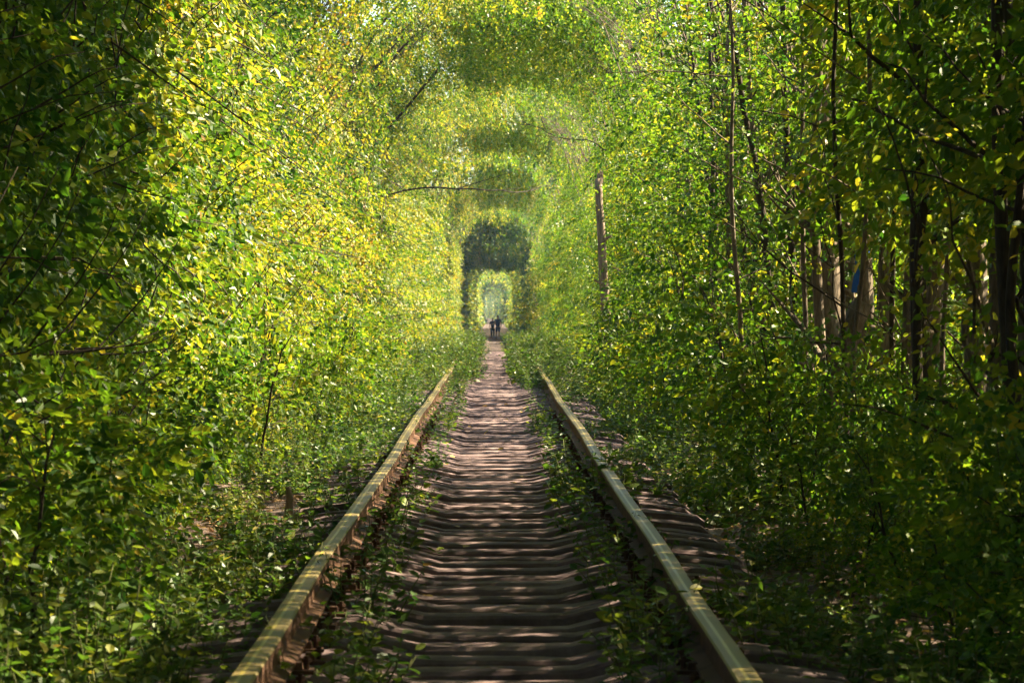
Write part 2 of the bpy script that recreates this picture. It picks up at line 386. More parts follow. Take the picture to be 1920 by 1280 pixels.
while y < 118:
    o = ob('sleeper', SL[rng.randint(6)], track)
    o.location = (x0(y) + rng.normal(0, 0.018), y, z0(y) + rng.normal(0, 0.007)); o.rotation_euler = (rng.normal(0, 0.012), rng.normal(0, 0.006), rng.normal(0, 0.010) + (math.pi if rng.rand() < 0.5 else 0))
    if y < 42:
        for s in (-1, 1):
            c = ob('rail_clip', CLIP, o); c.location = (s * GAUGE, 0, -0.188)
    y += 0.465 + rng.normal(0, 0.022); n_s += 1

# ------------------------------------------------------------------ tunnel trees
LW_THIN = [wall_crown('crown', 100 + i, 1250, 270, 1.55, M_LEAF, size=0.080, m=8) for i in range(3)]
LW_THICK = [wall_crown('crown', 120 + i, 1000, 420, 1.55, M_LEAF_R, size=0.095, m=8, shade_mass=620) for i in range(2)]
TRN = [trunk_mesh('trunk', 320 + i, M_BARK_SHADE, h=6.2, r=0.08, lean=(-0.12, 0.2), limbs=12, spread=2.4, wob=0.06, twigs=20, twig_x=-0.56) for i in range(3)]
LW_MID = [wall_crown('crown', 130 + i, 1250, 460, 1.55, M_LEAF, size=0.080, m=8) for i in range(2)]
RW_THIN = [wall_crown('crown', 140 + i, 900, 110, 1.6, M_LEAF_R, size=0.07, thick=0.8) for i in range(3)]
RW_THICK = [wall_crown('crown', 160 + i, 1000, 420, 1.6, M_LEAF_R, size=0.075, thick=0.8, shade_mass=1150, mass_x=(-0.9, 3.4), mass_z=(7.1, 8.8)) for i in range(2)]
FARL = [wall_crown('crown', 180 + i, 1000, 150, 2.4, M_LEAF, size=0.12, m=7, L0=0.4) for i in range(2)]
FARL_K = wall_crown('crown', 190, 1000, 800, 2.4, M_LEAF, size=0.13, m=7, L0=0.45, shade_mass=800)
FARR = [wall_crown('crown', 200 + i, 560, 65, 2.4, M_LEAF_R, size=0.13, m=7, L0=0.4, thick=0.7) for i in range(2)]
FARR_M = wall_crown('crown', 212, 640, 300, 2.4, M_LEAF_R, size=0.13, m=7, L0=0.45, thick=0.8, shade_mass=900, mass_x=(-0.9, 3.4), mass_z=(7.1, 8.8))
FARR_K = wall_crown('crown', 210, 2300, 900, 2.4, M_LEAF_R, size=0.15, m=7, L0=0.45, thick=1.2, shade_mass=1300)
R_TOP = [wall_crown('crown', 220 + i, 130, 100, 1.6, M_LEAF_R, size=0.075, thick=0.9, wall_lo=0.46) for i in range(2)]
R_TOPD = [wall_crown('crown', 230 + i, 800, 600, 1.6, M_LEAF_R, size=0.10, m=8, thick=0.9, shade_mass=1050, wall_lo=0.28, mass_x=(-1.5, 4.6), mass_z=(6.6, 9.5)) for i in range(2)]  # near roof above the frame, made dense to shade track and left wall
TR = [trunk_mesh('trunk', 300 + i, M_BARK, h=6.2, r=0.08, lean=(-0.12, 0.2), limbs=12, spread=2.4, wob=0.06) for i in range(4)]

ZONES = {-1: ((29, 'shaded dark green tree of the leafy wall before the small stump', 'shaded trees of the stump side wall'),
              (68, 'golden sunlit tree of the leafy wall between the stump and the level bare branch', 'golden trees of the stump side wall'),
              (100, 'green half-shaded tree of the wall set back behind the golden bulging column', 'half-shaded trees of the stump side wall'),
              (236, 'sunlit tree of the far wall on the stump side, short of the walkers', 'far sunlit trees of the stump side wall'),
              (999, 'dark shaded tree of the arch around and beyond the walkers, stump side', 'dark arch trees of the stump side')),
         1: ((58, 'tall high-crowned tree whose leaves hang over the bare stems', 'high-crowned trees over the bare stems'),
             (100, 'bright green leafy tree of the wall around the broken grey post', 'trees of the wall around the post'),
             (236, 'sunlit leafy tree of the far wall between broken post and walkers', 'far trees of the post side wall'),
             (999, 'dark shaded tree of the arch around and beyond the walkers, post side', 'dark arch trees of the post side'))}
def wall_tree(side, y, crown, trunk, rng, push=0.0, zs=1.0, ys=1.0):
    t = empty('tunnel_tree', (x0(y) + side * (3.1 - push), y, z0(y) - 0.28))
    zn = next(q for q in ZONES[side] if y < q[0]); tag(t, zn[1], 'tree', zn[2])
    fy = ys * (1 if rng.rand() < 0.5 else -1)
    for nm, me in (('trunk', trunk), ('crown', crown)):
        c = ob(nm, me, t); c.location.x = side * 0.35 if nm == 'trunk' else 0; c.scale = (side, fy, zs * rng.uniform(0.97, 1.04))
    return t
def shade(y):          # where the roof is thickened to put the walls in shade
    return (y < 31) or (70 < y < 95) or (120 < y < 146) or (166 < y < 214) or (238 < y < 305)
def bulge(y):
    return 0.66 * math.exp(-((y - 65) / 3.5) ** 2) + 0.55 * math.exp(-((y - 112) / 5.0) ** 2) + 0.50 * math.exp(-((y - 156) / 6.0) ** 2) + 0.35 * math.exp(-((y - 231) / 8.0) ** 2) \
        - 0.42 * math.exp(-((y - 82) / 10.0) ** 2) - 0.36 * math.exp(-((y - 132) / 11.0) ** 2) - 0.25 * math.exp(-((y - 190) / 20.0) ** 2)
rng = np.random.RandomState(11)
for side in (-1, 1):
    y = -15.0  # the run behind the camera is added for its shade
    while y < 305:
        far = y > 140
        if side < 0: cr = (FARL_K if y > 236 else FARL[rng.randint(2)]) if far else (LW_THICK[rng.randint(2)] if y < 31 else LW_MID[rng.randint(2)] if shade(y) else LW_THIN[rng.randint(3)])
        elif y < 58: cr = R_TOPD[rng.randint(2)] if y < 31 else R_TOP[rng.randint(2)]
        else: cr = ((FARR_K if y > 230 else FARR_M) if shade(y) else FARR[rng.randint(2)]) if far else (RW_THICK[rng.randint(2)] if shade(y) else RW_THIN[rng.randint(3)])
        wall_tree(side, y, cr, TRN[rng.randint(3)] if (side < 0 and y < 100) else TR[rng.randint(4)], rng, push=bulge(y) * (1 if side < 0 else 0.4) + rng.normal(0, 0.04), zs=rng.uniform(0.98, 1.04) * (1 + 0.13 * float(sstep(60, 160, y)) + (0.06 if 120 < y < 236 else 0)))
        y += (1.55 if y < 60 else 1.9 if not far else 3.4) * rng.uniform(0.85, 1.15)

# far trees that read as one mass
def far_tunnel():
    rng = np.random.RandomState(9); Ps, Is = [], []
    for side in (-1, 1):
        for (ya, yb, dens, thin) in ((303, 445, 60, 1.0), (440, 620, 20, 0.45), (620, 720, 22, 1.0), (720, 770, 10, 0.3), (770, 860, 18, 1.0), (860, 920, 8, 0.3), (920, 1040, 14, 1.0), (1040, 1090, 7, 0.3), (1090, 1220, 11, 1.0), (1220, 1280, 6, 0.3), (1280, 1560, 9, 1.0)):
            n = int((yb - ya) * 9 * dens * 0.55)
            u = rng.uniform(0, 1.05, n); yy = rng.uniform(ya, yb, n)
            if thin < 0.9: keep = (u < (0.6 if side < 0 else 0.45)) | (rng.rand(n) < thin * (1.0 if side < 0 else 0.6)); u = u[keep]; yy = yy[keep]; n = len(u)
            x, z = tunnel_profile(np.clip(u, 0, 1)); x = np.where(u > 1, -(u - 1) * 5, x)
            dep = rng.exponential(0.6, n) - 0.2 + 0.5 * (fbm(yy * 0.25, z * 0.5, 0.5, side) - 0.5)
            iw = norm(np.stack([np.where(u < 0.66, 1.0, np.clip(x / HALF_W, -0.2, 1)), np.zeros(n), np.where(u < 0.66, 0, 0.9)], 1))
            P = np.stack([x, yy, z], 1) + iw * dep[:, None]
            P[:, 0] = P[:, 0] * side + bend(yy); P[:, 2] *= 1.12; P[:, 2] += drop(yy) - 0.3; iw[:, 0] *= side
            Ps.append(P); Is.append(iw)
    P = np.concatenate(Ps); iw = np.concatenate(Is); n = len(P)
    d = rng.normal(0, 0.7, (n, 3)) - iw * 0.3; d[:, 2] -= 0.3
    nn = -iw * 0.6 + np.array([0, 0, 0.6]) + rng.normal(0, 0.45, (n, 3))
    v, q = leaves_np(P, d, nn, rng.uniform(0.32, 0.62, n) * np.where(P[:, 1] > 600, 1.7, 1.0))
    return mesh_np('distant_trees', v, q, M_LEAF, np.repeat(rng.normal(0.42, 0.15, n), 2))
tag(ob('distant_trees', far_tunnel()), 'far-off leafy tunnel of trees fading into pale haze beyond the walkers', 'trees', kind='stuff')

# ------------------------------------------------------------------ near trees with bare trunks on the post side
AIRY = [volume_crown('crown', 400 + i, 430, (-0.15, 0, 3.0), (1.15, 1.3, 3.2), M_LEAF_R, size=0.078, L0=0.42, m=8, z_min=0.15, clump=16) for i in range(5)]
def px_tree(name, label, d, pts, w0, w1, mat, crown, seed, k=8, limbs=6, group=None, crown_scale=1.0, h_extra=0.0):
    """trunk through photo pixels at distance d, carried down to the ground"""
    rng = np.random.RandomState(seed)
    W = [px(a, b, d) for (a, b) in pts]
    gx = W[0].x + (W[0].x - W[1].x) * 0.25
    gz = float(ground_z(gx, d)) - 0.1
    base = Vector((gx, d, gz))
    t = tag(empty(name, base), label, 'tree', group)
    P = np.array([(0, 0, -0.1)] + [tuple(p - base) for p in W])
    if h_extra: P = np.concatenate([P, P[-1:] + (P[-1] - P[-2])[None] / np.linalg.norm(P[-1] - P[-2]) * h_extra])
    s = np.concatenate([[0], np.cumsum(np.linalg.norm(np.diff(P, axis=0), axis=1))]); ss = np.linspace(0, s[-1], 16)
    pts_ = np.stack([np.interp(ss, s, P[:, i]) for i in range(3)], 1); pts_[1:-1] = (pts_[:-2] + 2 * pts_[1:-1] + pts_[2:]) / 4
    pts_ += np.cumsum(rng.normal(0, 0.006, pts_.shape), 0)
    rad = np.linspace(w0, w1, 16) / 2 * d / F_PX; rad[0] *= 1.3
    g = Geo(); g.tube(pts_, rad, k, rng, 0.16); 
    for i in range(limbs):
        a = rng.randint(4, 15); p = pts_[a]
        dv = np.array([rng.normal(-0.2, 0.7), rng.normal(0, 0.6), rng.uniform(0.2, 1.0)]); dv /= np.linalg.norm(dv); ln = rng.uniform(0.5, 1.5)
        tt = np.linspace(0, 1, 6)[:, None]
        lp = p + dv * ln * tt + np.cumsum(rng.normal(0, 0.04, (6, 3)), 0) * tt
        g.tube(lp, np.linspace(rad[a] * 0.45, 0.004, 6), 4)
        d2 = dv + rng.normal(0, 0.8, 3); d2 /= np.linalg.norm(d2)
        g.tube(lp[3] + d2 * np.linspace(0, ln * 0.5, 4)[:, None], np.linspace(rad[a] * 0.22, 0.003, 4), 4)
    ob('trunk', g.mesh('trunk', mat), t)
    if crown is not None:
        c = ob('crown', crown, t); c.location = (0.25, 1.6, 0.3); c.rotation_euler = (0, 0, rng.uniform(0, 6.28)); c.scale = (crown_scale * 0.85, crown_scale * 0.85, rng.uniform(0.9, 1.1))
    return t
GR = 'bare-stemmed trees on the broken post side'
px_tree('slender_tree', 'tall slim grey-brown tree beside the thick leaning trunk, its bark lit on one edge', 31, [(1575, 820), (1556, 640), (1548, 480), (1542, 300), (1536, 120), (1520, -60)], 46, 26, M_BARK, AIRY[0], 1, h_extra=3.5)
px_tree('slender_tree', 'thin straight stem growing hard against the tall slim grey-brown tree', 30.4, [(1545, 830), (1538, 650), (1529, 480), (1524, 330), (1537, 180), (1540, 10)], 22, 14, M_BARK, None, 2, h_extra=1.5, limbs=9)
px_tree('leaning_tree', 'thick leaning cut trunk with one side in shade at the foot of the blue ribbon tree', 28, [(1556, 760), (1578, 680), (1600, 600), (1622, 560)], 56, 40, M_BARK, None, 3, limbs=2)
px_tree('slender_tree', 'brown tree with a blue ribbon tied round its trunk', 30, [(1650, 800), (1628, 620), (1618, 480), (1622, 330), (1634, 200), (1640, 20)], 30, 20, M_BARK, AIRY[1], 4, h_extra=2.5)
px_tree('slender_tree', 'dark forked tree with crooked stem growing before the blue ribbon tree', 23, [(1738, 900), (1730, 720), (1722, 560), (1716, 440), (1728, 330), (1732, 180), (1733, 20)], 34, 18, M_BARK_SHADE, None, 5, h_extra=4, limbs=5)
px_tree('slender_tree', 'dark slanting stem branching from beside the dark forked tree', 22.6, [(1722, 560), (1722, 420), (1748, 300), (1760, 180), (1790, 20)], 22, 12, M_BARK_SHADE, None, 6, h_extra=2)
px_tree('slender_tree', 'brown tree with pale sunlit patches standing behind the dark forked tree', 33, [(1800, 860), (1797, 720), (1802, 560), (1790, 400), (1776, 240), (1770, 60)], 28, 18, M_BARK, AIRY[3], 7, h_extra=3)
px_tree('slender_tree', 'very dark curved stem with twisting low branches beside the sunlit-patch tree', 19, [(1905, 930), (1898, 760), (1886, 640), (1880, 480), (1878, 330), (1868, 160), (1872, 0)], 30, 18, M_BARK_SHADE, None, 8, h_extra=4, limbs=6)
px_tree('slender_tree', 'dark crooked sapling stem leaning over from beside the very dark curved stem', 18.5, [(1925, 900), (1908, 720), (1893, 620), (1900, 520), (1912, 400)], 24, 12, M_BARK_SHADE, None, 9, h_extra=1.5)
px_tree('slender_tree', 'brown tree with broken top rising behind the green thicket', 50, [(1292, 700), (1290, 520), (1288, 330), (1289, 172)], 16, 10, M_BARK, AIRY[0], 10)
px_tree('slender_tree', 'thin dark stem rising among the leaves past the broken-topped tree', 44, [(1345, 720), (1343, 500), (1346, 330), (1338, 120), (1334, 0)], 12, 8, M_BARK_SHADE, AIRY[1], 11, h_extra=2)
px_tree('slender_tree', 'thin brown stem between the broken-topped tree and the slim grey-brown tree', 38, [(1432, 780), (1428, 600), (1424, 440), (1410, 260), (1400, 60)], 14, 9, M_BARK, AIRY[2], 12, h_extra=2)
px_tree('slender_tree', 'dark thin stem close behind the slim grey-brown tree', 36, [(1492, 760), (1490, 560), (1478, 380), (1470, 200), (1466, 0)], 16, 10, M_BARK_SHADE, AIRY[3], 13, h_extra=2)
px_tree('slender_tree', 'reddish brown tree directly behind the leaning trunk', 36, [(1660, 760), (1660, 600), (1664, 470), (1672, 300), (1682, 100)], 26, 16, M_BARK, AIRY[4], 14, h_extra=3)
px_tree('slender_tree', 'slim brown tree behind the very dark curved stem', 27, [(1858, 900), (1860, 740), (1866, 560), (1872, 300), (1866, 80)], 22, 14, M_BARK, None, 15, h_extra=3, limbs=5)
px_tree('slender_tree', 'thin pale stem between the ribbon tree and the dark forked tree', 40, [(1688, 760), (1690, 560), (1694, 400), (1702, 120)], 16, 10, M_BARK, AIRY[2], 16, h_extra=2)
rs = np.random.RandomState(77)
for i, sx_ in enumerate((1318, 1366, 1396, 1448, 1476, 1506, 1586, 1604, 1642, 1676, 1706, 1752, 1768, 1824, 1842, 1884)):
    d_ = rs.uniform(24, 44); q = np.cumsum(rs.normal(0, 7, 6))
    px_tree('sapling', 'thin upright bare sapling stem among the bare-stemmed trees', d_, [(sx_ + q[0], 830), (sx_ + q[1], 660), (sx_ + q[2], 480), (sx_ + q[3], 300), (sx_ + q[4], 130), (sx_ + q[5], -40)], rs.uniform(9, 15), rs.uniform(5, 8), M_BARK if i % 3 else M_BARK_SHADE, None, 700 + i, k=6, limbs=5, group='thin saplings among the bare stems')
# the dead post
t = px_tree('dead_trunk', 'broken grey dead trunk standing like a post in the bushes', 70, [(1141, 660), (1136, 560), (1131, 480), (1126, 400), (1124, 338)], 22, 14, M_DEAD, None, 17, limbs=0)

g = Geo(); rs = np.random.RandomState(8); tp = px(1124, 338, 70) - t.location
for k in range(5):
    a = k * 1.26; b_ = np.array(tp) + np.array([0.045 * math.cos(a), 0.045 * math.sin(a), -0.06]); hk = rs.uniform(0.08, 0.32)
    g.tube([b_, b_ + np.array([0.01, 0, hk * 0.6]), b_ + np.array([0.02 * math.cos(a), 0, hk])], [0.034, 0.024, 0.004], 4)
for (zz, a) in ((1.1, 0.4), (2.0, 3.4), (2.9, 5.6)):
    b_ = np.array([0, 0, zz]) + np.array([tp.x, 0, 0]) * zz / tp.z; dv = np.array([math.cos(a), math.sin(a), 0.5])
    g.tube([b_, b_ + dv * 0.12, b_ + dv * 0.22], [0.04, 0.03, 0.02], 6)
tag(ob('splinters', g.mesh('splinters', M_DEAD, smooth=False), t), kind='stuff')

# airy trees between them
rng = np.random.RandomState(21)
LAB_A = 'young leafy tree filling the gaps between the bare stems on the post side'
TRA = [trunk_mesh('trunk', 340 + i, M_BARK if i % 2 else M_BARK_SHADE, h=6.0, r=0.045, lean=(-0.3, 0.2), limbs=10, spread=1.6, twigs=10) for i in range(3)]
def airy_tree(x, y, s=1.0, zs=1.0):
    t = tag(empty('young_tree', (x, y, float(ground_z(x, y)) - 0.02), rng.uniform(-0.5, 0.5)), LAB_A, 'tree', 'young trees between the bare stems')
    ob('trunk', TRA[rng.randint(3)], t)
    c = ob('crown', AIRY[rng.randint(5)], t); c.rotation_euler = (0, 0, rng.uniform(0, 6.28)); c.scale = (s, s, zs * rng.uniform(0.85, 1.1))
for y in np.arange(37, 60, 2.0):
    airy_tree(rng.uniform(3.0, 3.6), y + rng.uniform(-0.5, 0.5))
for (x, y) in ((2.85, 15.0), (3.1, 19.5)): airy_tree(x, y, 0.8)
for y in np.arange(16, 62, 2.4):
    airy_tree(rng.uniform(4.4, 5.6), y + rng.uniform(-0.5, 0.5), 1.15, 0.72)

BUSHY = [volume_crown('crown', 440 + i, 900, (0, 0, 3.2), (2.0, 2.0, 3.4), M_LEAF_R, size=0.10, L0=0.5, m=8, z_min=0.1, clump=18) for i in range(3)]
LAB_B = 'dense bushy tree in the wood behind the bare stems on the post side'
LAB_C = 'dense bushy tree in the wood behind the wall on the stump side'
for side in (1, -1):
    for y in np.arange(34 if side > 0 else 14, 100 if side > 0 else 70, 3.4 if side > 0 else 4.5):
        for k in range(2 if side > 0 else 1):
            x = side * ((6.8 + 3.2 * k) if side > 0 else 5.2) + rng.uniform(-0.8, 0.8); yy = y + rng.uniform(-1.2, 1.2)
            t = tag(empty('bushy_tree', (x, yy, float(ground_z(x, yy)) - 0.05), rng.uniform(0, 6.28)), LAB_B if side > 0 else LAB_C, 'tree', 'bushy trees behind the ' + ('bare stems' if side > 0 else 'stump side wall'))
            ob('trunk', TR[rng.randint(4)], t); ob('crown', BUSHY[rng.randint(3)], t).scale = (1, 1, (0.66 if k == 0 else 0.85) if side > 0 else 1.0)

for y in np.arange(4, 23, 2.6):  # out-of-view rows added to darken the near right side
    for xx in (6.0, 8.6):
        yy = y + rng.uniform(-0.7, 0.7); xx += rng.uniform(-0.5, 0.5)
        t = tag(empty('bushy_tree', (xx, yy, float(ground_z(xx, yy)) - 0.05), rng.uniform(0, 6.28)), 'tall dense tree out of view, added to shade the nearest bare stems', 'tree', 'unseen shade trees added beside the bare stems')
        ob('trunk', TR[rng.randint(4)], t); ob('crown', BUSHY[rng.randint(3)], t).scale = (1, 1, 1.25)

# ------------------------------------------------------------------ undergrowth
def weed_mesh(seed, n_st, h, rad, mat, size=0.05):
    rng = np.random.RandomState(seed); g = Geo(); PP, DD, NN, SS = [], [], [], []
    for i in range(n_st):
        a = rng.uniform(0, 6.28); r = rad * math.sqrt(rng.rand()) * 0.6
        b = np.array([r * math.cos(a), r * math.sin(a), -0.04]); hh = h * rng.uniform(0.5, 1.1) * (1 - 0.4 * r / rad)
        tip = b + np.array([math.cos(a) * rad * 0.5 * rng.rand(), math.sin(a) * rad * 0.5 * rng.rand(), hh])
        tt = np.linspace(0, 1, 5)[:, None]; pts = b + (tip - b) * tt + np.cumsum(rng.normal(0, 0.012, (5, 3)), 0) * tt
        g.tube(pts, np.linspace(0.004, 0.0018, 5), 4)
        m = int(6 + hh / 0.035)
        for j in range(m):
            f = (j + 1) / m; p = pts[0] + (pts[-1] - pts[0]) * f; an = j * 2.4 + a
            PP.append(p + rng.normal(0, 0.008, 3)); DD.append((math.cos(an), math.sin(an), rng.normal(0.05, 0.35))); NN.append(rng.normal(0, 0.3, 3) + (0, 0, 1)); SS.append(size * rng.uniform(0.6, 1.3) * (1.15 - 0.5 * f))
    v, q = leaves_np(np.array(PP), np.array(DD), np.array(NN), np.array(SS))
    return g.mesh('stems', M_STEM), mesh_np('leaves', v, q, mat, np.repeat(rng.normal(0.42, 0.17, len(PP)), 2))
WEEDS = [weed_mesh(500 + i, 18, 0.24 + 0.05 * (i % 3), 0.24, M_WEED, 0.066) for i in range(5)]
TALL = [weed_mesh(520 + i, 22, 0.62, 0.42, M_WEED, 0.078) for i in range(4)]
rng = np.random.RandomState(31)
PLOTS = []
def weed(x, y, kind, s, label, group): PLOTS.append((x, y, kind[rng.randint(len(kind))], s, label, group, (2.4 if kind is TALL else 1.0) * s / y))
def weed_object(x, y, me, s, label, group, _):
    t = tag(empty('weed_clump', (x, y, float(ground_z(x, y))), rng.uniform(0, 6.28)), label, 'weeds', group); t.scale = (s, s, s * rng.uniform(0.85, 1.2))
    ob('stems', me[0], t)['kind'] = 'stuff'; ob('leaves', me[1], t)['kind'] = 'stuff'
y = 9.5
while y < 75:                       # along the inner side of both rails
    for s in (-1, 1):
        dens = float(vnoise(y, s * 7, 0.35, 3))
        if rng.rand() < 0.62 + 0.5 * dens:
            weed(s * rng.uniform(0.57, 0.73), y + rng.uniform(-0.2, 0.2), WEEDS, rng.uniform(0.7, 1.3) * (0.75 + 0.5 * dens), 'low weed clump growing between rail and sleepers', 'weeds growing along the rails')
    y += 0.55 + y * 0.009
for i in range(330):                 # outside the rails
    s = -1 if i < 215 else 1
    yy = 9.5 + 52 * rng.rand() ** 1.3; weed(s * (0.98 + 0.8 * rng.rand() ** 1.3), yy, WEEDS, rng.uniform(0.7, 1.3), 'low weed clump on the litter outside the rails', 'weeds outside the rails')
for i in range(75):                 # wall foot
    s = -1 if i % 5 < 3 else 1
    yy = rng.uniform(11, 95); weed(s * rng.uniform(1.55, 2.1), yy, TALL, rng.uniform(0.7, 1.15) * (0.6 if 17 < yy < 24 else 1), 'knee-high weed clump at the foot of the tree walls', 'weeds at the foot of the walls')
for i in range(64):                 # over the rails themselves beyond their visible end
    yy = 61 + 50 * rng.rand() ** 1.2; weed(rng.choice([-1, 1]) * rng.uniform(0.62, 1.25), yy, TALL, rng.uniform(1.0, 1.5), 'bushy weed clump standing over a rail past its visible end', 'weeds over the rails')
for i in range(46):                 # weeds that close over the track in the dip
    yy = rng.uniform(64, 108); a = rng.uniform(0.45, 1.3) if yy < 84 else rng.uniform(0.38, 1.4)
    weed(a * rng.choice([-1, 1]), yy, TALL, rng.uniform(0.5, 0.85), 'bushy weed clump growing over the track where the rails vanish', 'weeds closing over the far track')
for i in range(50):
    yy = rng.uniform(112, 245); weed(rng.choice([-1, 1]) * rng.uniform(0.7, 2.2), yy, TALL, rng.uniform(0.9, 1.6), 'sunlit weed clump on the ground this side of the walkers', 'far weeds before the walkers')
for i in range(26):
    yy = rng.uniform(72, 106) if i < 0 else rng.uniform(122, 244); weed(rng.uniform(-0.7, 0.7) if i < 0 else rng.choice([-1, 1]) * rng.uniform(0.55, 1.8), yy, TALL, rng.uniform(0.6, 1.0) if i < 0 else rng.uniform(0.8, 1.3), 'weed clump sprouting beside the path of the far track', 'weeds in the middle of the far track')
for i in range(14):
    weed((-1 if i % 2 else 1) * rng.uniform(0.62, 1.0), 50 + 0.75 * i, TALL, rng.uniform(0.5, 0.7) + 0.03 * i, 'leafy weed clump crowding a rail just before it vanishes', 'weeds crowding the rail ends')
for (x, yy, s) in ((-0.62, 62, 1.0), (-0.5, 64.5, 0.9), (0.62, 60, 1.05), (0.68, 63, 1.0), (0.55, 66, 0.9)):
    weed(x, yy, TALL, s * 1.2, 'leafy weed clump hiding the end of a visible rail', 'weeds hiding the rail ends')

def bare(x, y): return ((x > -1.75) & (x < -1.15) & (y > 22.3) & (y < 27)) | ((x > 1.0) & (x < 1.42) & (y > 17.5) & (y < 25))
PLOTS = [p for p in PLOTS if not bare(p[0], p[1])]
PLOTS.sort(key=lambda p: -p[6])
for p in PLOTS[:295]: weed_object(*p)
def merge_weeds(ps):
    V, Q, T, n = [], [], [], 0
    for (x, y, me, s, *_r) in ps:
        a = np.empty(len(me[1].vertices) * 3, np.float32); me[1].vertices.foreach_get('co', a); a = a.reshape(-1, 3) * s
        th = rng.uniform(0, 6.28); c, d = math.cos(th), math.sin(th)
        V.append(np.stack([a[:, 0] * c - a[:, 1] * d + x, a[:, 0] * d + a[:, 1] * c + y, a[:, 2] + float(ground_z(x, y))], 1))
        q = np.empty(len(me[1].loops), np.int32); me[1].loops.foreach_get('vertex_index', q); Q.append(q.reshape(-1, 4) + n); n += len(a)
        t = np.empty(len(me[1].polygons), np.float32); me[1].attributes['tint'].data.foreach_get('value', t); T.append(t)
    return mesh_np('weeds', np.concatenate(V), np.concatenate(Q), M_WEED, np.concatenate(T))
tag(ob('weeds', merge_weeds(PLOTS[295:])), 'mass of small weeds scattered along the track and verges', 'weeds', kind='stuff')

# low ground cover and litter
def scatter_litter():
    rng = np.random.RandomState(41); n = 42000
    yy = 9 + 56 * rng.rand(n) ** 1.5; s = rng.choice([-1, 1], n)
    x = s * np.where(rng.rand(n) < 0.975, rng.uniform(0.93, 3.4, n), rng.uniform(0, 0.75, n))
    z = ground_z(x, yy) + 0.012 + (np.abs(x) < 0.75) * 0.03
    d = rng.normal(0, 1, (n, 3)); d[:, 2] *= 0.15
    nn = rng.normal(0, 0.35, (n, 3)); nn[:, 2] += 1
    v, q = leaves_np(np.stack([x, yy, z], 1), d, nn, rng.uniform(0.025, 0.065, n))
    return mesh_np('leaf_litter', v, q, M_DRY, np.repeat(rng.normal(0.42, 0.2, n), 2))
tag(ob('leaf_litter', scatter_litter()), 'dry brown and tan fallen leaves littering both shoulders', 'leaf litter', kind='stuff')
def ground_cover():
    rng = np.random.RandomState(43); n = 46000
    yy = 9 + 80 * rng.rand(n) ** 1.3; s = rng.choice([-1, 1], n)
    x = s * (0.95 + rng.rand(n) * 2.3); k = fbm(x, yy, 0.9, 13) + 0.16 * (np.abs(x) - 1.6) - 0.06 * np.sign(x) > 0.50
    k &= ~bare(x, yy); x, yy = x[k], yy[k]; n = len(x)
    z = ground_z(x, yy) + rng.uniform(0.01, 0.10, n)
    d = rng.normal(0, 1, (n, 3)); d[:, 2] *= 0.4
    nn = rng.normal(0, 0.4, (n, 3)); nn[:, 2] += 1
    v, q = leaves_np(np.stack([x, yy, z], 1), d, nn, rng.uniform(0.03, 0.06, n))
    return mesh_np('ground_cover', v, q, M_WEED, np.repeat(rng.normal(0.42, 0.17, n), 2))
tag(ob('ground_cover', ground_cover()), 'low green ground cover along both shoulders of the track', 'ground cover', kind='stuff')

BUSH = [volume_crown('foliage', 620 + i, 190, (0, 0, 0.62), (0.62, 0.75, 0.72), M_LEAF_R, size=0.072, L0=0.30, m=8, z_min=0.03, clump=12) for i in range(4)]
BUSH_ST = [trunk_mesh('stem', 640 + i, M_BARK_SHADE, h=1.3, r=0.016, lean=(-0.2, 0.1), limbs=7, toward=-0.5, spread=0.7, z_lo=0.2) for i in range(2)]
rng = np.random.RandomState(51)
def bush(x, y, s, label, group):
    t = tag(empty('bush', (x, y, float(ground_z(x, y)) - 0.02), rng.uniform(0, 6.28)), label, 'bush', group); t.scale = (s, s, s * rng.uniform(0.8, 1.25))
    ob('foliage', BUSH[rng.randint(4)], t); ob('stem', BUSH_ST[rng.randint(2)], t)
for i in range(74):
    yy = 11.5 + 50 * (i / 74.0) + rng.uniform(-0.6, 0.6); bush(rng.uniform(2.05, 4.2), yy, rng.uniform(0.7, 1.3) * (0.72 if yy < 31 else 1.0), 'low leafy bush under the bare stems on the post side', 'bushes under the bare stems')
for i in range(20):
    bush(rng.uniform(1.85, 3.0), rng.uniform(11, 22), rng.uniform(0.5, 0.85), 'low leafy bush under the bare stems on the post side', 'bushes under the bare stems')
for i in range(34):
    yy = 11.0 + 50 * (i / 34.0) + rng.uniform(-0.6, 0.6); bush(-rng.uniform(1.95, 2.5) - (0.45 if 19 < yy < 29 else 0), yy, rng.uniform(0.6, 1.0), 'low leafy bush against the wall foot on the stump side', 'bushes at the stump side wall foot')

FL = mesh_np('fallen_leaf', *leaves_np(np.zeros((1, 3)), np.array([[1.0, 0, 0.1]]), np.array([[0, 0.1, 1.0]]), np.array([0.075])), M_DRY, [0.93, 0.93])
for i in range(30):
    yy = 13 + 36 * rng.rand(); xx = rng.uniform(-0.6, 0.6)
    o = tag(ob('fallen_leaf', FL), 'single orange-yellow leaf lying on the sleepers between the rails', 'leaf', 'fallen leaves on the sleepers'); o.location = (xx, yy, float(sleeper_top(xx)) + 0.012 + z0(yy)); o.rotation_euler = (rng.normal(0, 0.25), rng.normal(0, 0.25), rng.uniform(0, 6.28))

# the lit shrub before the dark stretch
SHR = volume_crown('foliage', 610, 700, (0, 0, 2.3), (1.0, 1.6, 2.2), M_LEAF, size=0.12, L0=0.4, m=8, z_min=0.05, clump=14)
t = tag(empty('shrub', (2.6, 205, z0(205) - 0.3)), 'bright sunlit shrub bulging into the tunnel before the dark stretch', 'shrub')
ob('foliage', SHR, t)
ob('stem', trunk_mesh('stem', 611, M_BARK, h=4.0, r=0.05, limbs=6, spread=1.0), t)

